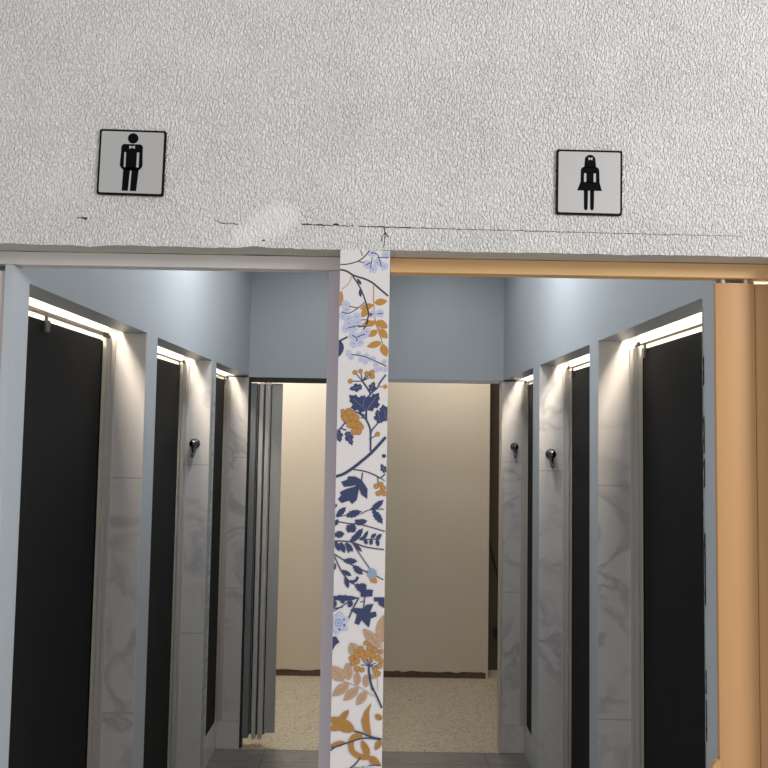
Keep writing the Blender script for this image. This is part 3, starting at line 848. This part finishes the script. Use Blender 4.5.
# ------------------------------------------------------------------ stall doors, rails, hooks
LAB = {('L', 0): 'black stall door nearest the doorway on the left-hand wall, silver clip at its top',
       ('L', 1): 'narrow-looking black stall door in the middle of the left-hand wall',
       ('L', 2): 'thin sliver of black stall door farthest back on the left-hand wall',
       ('R', 0): 'widest black stall door on the right-hand wall, beside the orange folding door',
       ('R', 1): 'black stall door in the middle of the right-hand wall',
       ('R', 2): 'thin sliver of black stall door farthest back on the right-hand wall'}
RLAB = {('L', 0): 'grey rail over the nearest black door on the left, bracket at its end',
        ('L', 1): 'thin metal rail over the middle black door of the left-hand wall',
        ('L', 2): 'short-looking metal rail over the farthest black door on the left',
        ('R', 0): 'thin metal rail over the widest black door on the right',
        ('R', 1): 'thin metal rail over the middle black door of the right-hand wall',
        ('R', 2): 'short-looking metal rail over the farthest black door on the right'}
for S in 'LR':
    sg = -1 if S == 'L' else 1; D = DL if S == 'L' else DR
    for i, (a, b) in enumerate(OP[S]):
        def bx(mb, p, q, *r, **k): mb.box(min(p, q), max(p, q), *r, **k)
        zt = Z(.270)
        d = thing('sliding_stall_panel', LAB[S, i], 'stall door', (D + sg * .012, (a + b) / 2, .16), 'black stall doors')
        mb = MB(); bx(mb, D + sg * .002, D + sg * .022, a + .004, b - .040, .163, zt, bevel=.0015); part(mb, 'leaf', M['black'], d)
        mb = MB(); bx(mb, D + sg * .010, D + sg * .026, b - .0395, b - .003, .163, zt, bevel=.0015); part(mb, 'end_stile', M['blacker'], d)
        yc = 2.0 if (S, i) == ('L', 0) else (b - .055)
        mb = MB(); bx(mb, D - sg * .006, D + sg * .0018, yc - .012, yc + .012, zt - .028, zt + .002, bevel=.001); bx(mb, D - sg * .003, D + sg * .004, yc - .004, yc + .004, zt + .0005, Z(.284), bevel=.0005)
        part(mb, 'hanger_clip', M['steel'], d)
        t = .010 if (S, i) == ('L', 0) else .004
        r = thing('door_rail', RLAB[S, i], 'rail', (D, (a + b) / 2, Z(.289)), 'rails over the stall doors')
        mb = MB(); bx(mb, D - sg * .004, D + sg * .012, a + .001, b - .004, Z(.2845), Z(.2845) + t, bevel=.001); part(mb, 'rail_bar', M['rail'], r)
        mb = MB(); bx(mb, D - sg * .012, D - sg * .0045, b - (.050 if i == 0 and S == 'L' else .030), b - .012, Z(.2765 if i == 0 and S == 'L' else .280), Z(.2935), bevel=.002)
        br = part(mb, 'bracket', M['slat_dark'], r)
        mb = MB(); mb.lathe([(.003, 0), (.003, .014), (.005, .016), (.005, .022)], Matrix.Translation((D - sg * .008, b - .012, Z(.285))) @ Matrix.Rotation(math.radians(90), 4, 'X') @ Matrix.Scale(-.5, 4, (0, 0, 1)), 12)
        kn = part(mb, 'knob', M['rail'], r, True); kn.parent = br

def hook(x, y, h, label):
    root = thing('robe_hook', label, 'hook', (x, y, EYE + h), 'chrome hooks on the stall reveals')
    R = Matrix.Translation((x, y, EYE + h)) @ Matrix.Rotation(math.radians(90), 4, 'X')
    mb = MB(); mb.lathe([(.022, .0005), (.023, .003), (.021, .007), (.016, .011), (.011, .018), (.011, .028), (.015, .034), (.0155, .040), (.011, .046), (.004, .048)], R, 24); part(mb, 'rose', M['chrome'], root, True)
    mb = MB(); mb.tube([(x, y - .012, EYE + h - .006), (x, y - .018, EYE + h - .022), (x, y - .022, EYE + h - .040), (x, y - .030, EYE + h - .053), (x, y - .042, EYE + h - .056), (x, y - .050, EYE + h - .046)], [.011, .010, .0075, .006, .0055, .006], 10); part(mb, 'hook_arm', M['chrome'], root, True)
hook(-0.806, OP['L'][1][1], -.068, 'only chrome hook in the left doorway, on the marble pier')
hook(0.739, OP['R'][1][1], -.087, 'larger and nearer chrome hook seen through the right doorway')
hook(0.753, OP['R'][2][1], -.076, 'smaller and farther chrome hook seen through the right doorway')

# ------------------------------------------------------------------ corridor shell
mb = MB(); mb.box(-2.4, 2.4, YF + .02, YR, -.08, 0); struct(mb, 'floor', M['floor'])
mb = MB(); mb.box(-4, 4, -4.0, YF + .0195, -.08, 0); struct(mb, 'floor_hall_unseen', M['hallfloor_bounce'])
mb = MB(); mb.box(-2.4, 2.4, YR, 6.3, -.08, 0.001); struct(mb, 'floor_rear', M['terrazzo'])
mb = MB(); mb.box(-1.9, 1.9, YB0, 6.3, CEIL, CEIL + .06); struct(mb, 'ceiling', M['white'])
mb = MB(); mb.box(-.050, -.018, YB0, YC, 0, CEIL); struct(mb, 'wall_divider', M['blue'])
HB = .2905
mb = MB()
mb.box(XL - .2, -.0505, YR, YR1, Z(HB), CEIL); mb.box(-.0175, XR + .2, YR, YR1, Z(HB), CEIL)
struct(mb, 'wall_back', M['blue'])
mb = MB()
mb.box(-1.9, XL - .021, YR + .006, YR1, 0, CEIL); mb.box(XR + .003, 1.9, YR + .006, YR1, 0, CEIL)
struct(mb, 'wall_back_stalls', M['cream'])
mb = MB(); mb.box(0.679, 0.6895, YR - .004, YR1, 0, Z(HB) - .002, .003); struct(mb, 'trim_50', M['cream'])
# rear lobby
mb = MB(); mb.box(-1.9, .797, YC, YC + .1, 0, CEIL); struct(mb, 'wall_rear', M['cream'])
mb = MB(); mb.box(.60, 1.9, YC + .20, YC + .28, 0, CEIL); struct(mb, 'wall_recess', M['brown'])  # dark colour stands in for the unlit recess
mb = MB(); mb.box(-1.9, -1.84, YR1, YC, 0, CEIL); mb.box(1.9, 1.96, YR1, 6.0, 0, CEIL); struct(mb, 'wall_lobby_sides', M['cream'])
mb = MB()
for x0, x1 in ((-1.8, -.055), (-.012, .78)):
    n = 24
    up = [(x0 + (x1 - x0) * k / n, .040 + .004 * math.sin(k * 1.7) + .003 * math.sin(k * 4.1)) for k in range(n + 1)]
    mb.prism([(x0, .001)] + up + [(x1, .001)], .006, lambda u, v, w: Vector((u, YC - .0065 + w, v)))
struct(mb, 'baseboard_rear', M['skirt'])
cb = thing('cable', 'thin black cable hanging in the dark gap beside the right cream wall', 'cable', (.86, YC + .17, .3))
mb = MB(); mb.tube(smooth3([(.790, 5.81, Z(-.55)), (.812, 5.81, Z(-.74)), (.845, 5.81, Z(-.90)), (.890, 5.81, Z(-1.06)), (.925, 5.81, Z(-1.22)), (.92, 5.81, Z(-1.36)), (.885, 5.805, Z(-1.44))]), .007, 8)
part(mb, 'cord', M['cable'], cb, True)
mb = MB(); mb.box(.860, .902, 5.79, 5.825, Z(-1.50), Z(-1.43), .006); part(mb, 'plug_box', M['cable'], cb)

# rear folding doors
d = thing('folding_door_stack', 'grey metal-look folding door stacked at the back of the left corridor', 'folding door', (-.45, 4.42, 0))
track(XL - .018, -.052, YR + .004, YR + .060, HB - .026, HB - .001, M['slat_dark'], d)
mb = MB(); mb.box(-.7615, -.735, YR + .008, YR1 - .005, 0.002, Z(HB - .028), .002); part(mb, 'jamb_profile', M['slat_dark'], d)
def slat(x0, x1, y0, y1, z0, m, lab=None):
    mb = MB(); mb.box(x0, x1, y0, y1, z0, Z(.258), .0025); part(mb, 'panel', m, d, label=lab)
slat(-.734, -.7005, 4.375, 4.43, .05, M['slat_blue'], 'darker blue-grey panel beside the jamb')
slat(-.6835, -.6605, 4.372, 4.44, .046, M['slat_lit'])
slat(-.6490, -.6265, 4.372, 4.44, .046, M['slat_lit'])
slat(-.6155, -.5565, 4.39, 4.404, .075, M['slat_mid'], 'widest flat lead panel of the stack')
for x0, x1 in ((-.6995, -.6845), (-.6595, -.650), (-.6255, -.6165)):
    mb = MB(); mb.box(x0, x1, 4.425, 4.435, .055, Z(.256)); part(mb, 'gap_shade_strip', M['slat_dark'], d)  # dark strips standing in for the shaded gaps between panels
for x in (-.6545, -.624):
    mb = MB(); mb.box(x - .006, x + .006, 4.385, 4.397, Z(.2585), Z(.270), .002); part(mb, 'roller', M['roller'], d)
d = thing('door_track', 'thin grey ceiling track across the back of the right corridor', 'track', (.33, 4.39, Z(HB)))
track(-.016, XR - .023, YR + .004, YR + .060, HB - .012, HB - .001, M['lavender'], d)

# ------------------------------------------------------------------ lights
def area(name, loc, sx, sy, power, col=(1, 1, 1), rot=(0, 0, 0), spread=180):
    l = bpy.data.lights.new(name, 'AREA'); l.shape = 'RECTANGLE'; l.size = sx; l.size_y = sy; l.energy = power; l.color = col; l.spread = math.radians(spread)
    o = bpy.data.objects.new(name, l); C.objects.link(o); o.location = loc; o.rotation_euler = rot
    return o
W = bpy.data.worlds.new('hall_light'); bpy.context.scene.world = W; W.use_nodes = True
bg = W.node_tree.nodes['Background']; bg.inputs[0].default_value = (0.95, 0.97, 1.0, 1); bg.inputs[1].default_value = LT['world']
hl = area('hall_lamp', (2.7, -0.5, 2.85), .8, .8, LT['hall'], (1, .985, .965))
hl.rotation_euler = (Vector((0.1, 1.5, 2.2)) - Vector(hl.location)).to_track_quat('-Z', 'Y').to_euler()
for S, sg, X in (('L', -1, XL), ('R', 1, XR)):
    area('corridor_lamp', (X - sg * .34, 2.86, CEIL - .02), .2, .2, LT['corr'], (.98, .99, 1.0))
    area('corridor_fill', (X * .5, 2.95, CEIL - .015), .25, 2.0, LT['corr_fill'], (1, .98, .96))  # added fill light for the corridors, no visible fixture
    D = DL if S == 'L' else DR
    for a, b in OP[S]:
        area('stall_lamp', (D + sg * .10, (a + b) / 2, Z(.62)), .13, (b - a) * .9, LT['stall'], (1, .90, .74))
area('lobby_lamp', (-.75, 5.05, CEIL - .03), .4, .4, LT['lobL'], (1, .95, .87))
area('lobby_lamp', (.55, 5.05, CEIL - .03), .4, .4, LT['lobR'], (1, .93, .82))

# ------------------------------------------------------------------ camera
cam = bpy.data.cameras.new('camera'); cam.sensor_fit = 'HORIZONTAL'; cam.sensor_width = 36; cam.lens = 36 * 775 / 768; cam.clip_start = .02
co = bpy.data.objects.new('camera', cam); C.objects.link(co)
yaw, pitch, roll = math.atan(3 / 775), math.atan(47 / 775), math.radians(.95)
F = Vector((math.sin(yaw) * math.cos(pitch), math.cos(yaw) * math.cos(pitch), math.sin(pitch)))
R0 = Vector((math.cos(yaw), -math.sin(yaw), 0)); U0 = R0.cross(F)
R1 = R0 * math.cos(roll) + U0 * math.sin(roll); U1 = U0 * math.cos(roll) - R0 * math.sin(roll)
m3 = Matrix((R1, U1, -F)).transposed()
co.matrix_world = Matrix.Translation((0, 0, EYE)) @ m3.to_4x4()
sc = bpy.context.scene; sc.camera = co
sc.view_settings.view_transform = 'Standard'; sc.view_settings.look = 'None'; sc.view_settings.gamma = 1; sc.view_settings.exposure = LT['exp']
sc.cycles.max_bounces = 8; sc.cycles.diffuse_bounces = 5
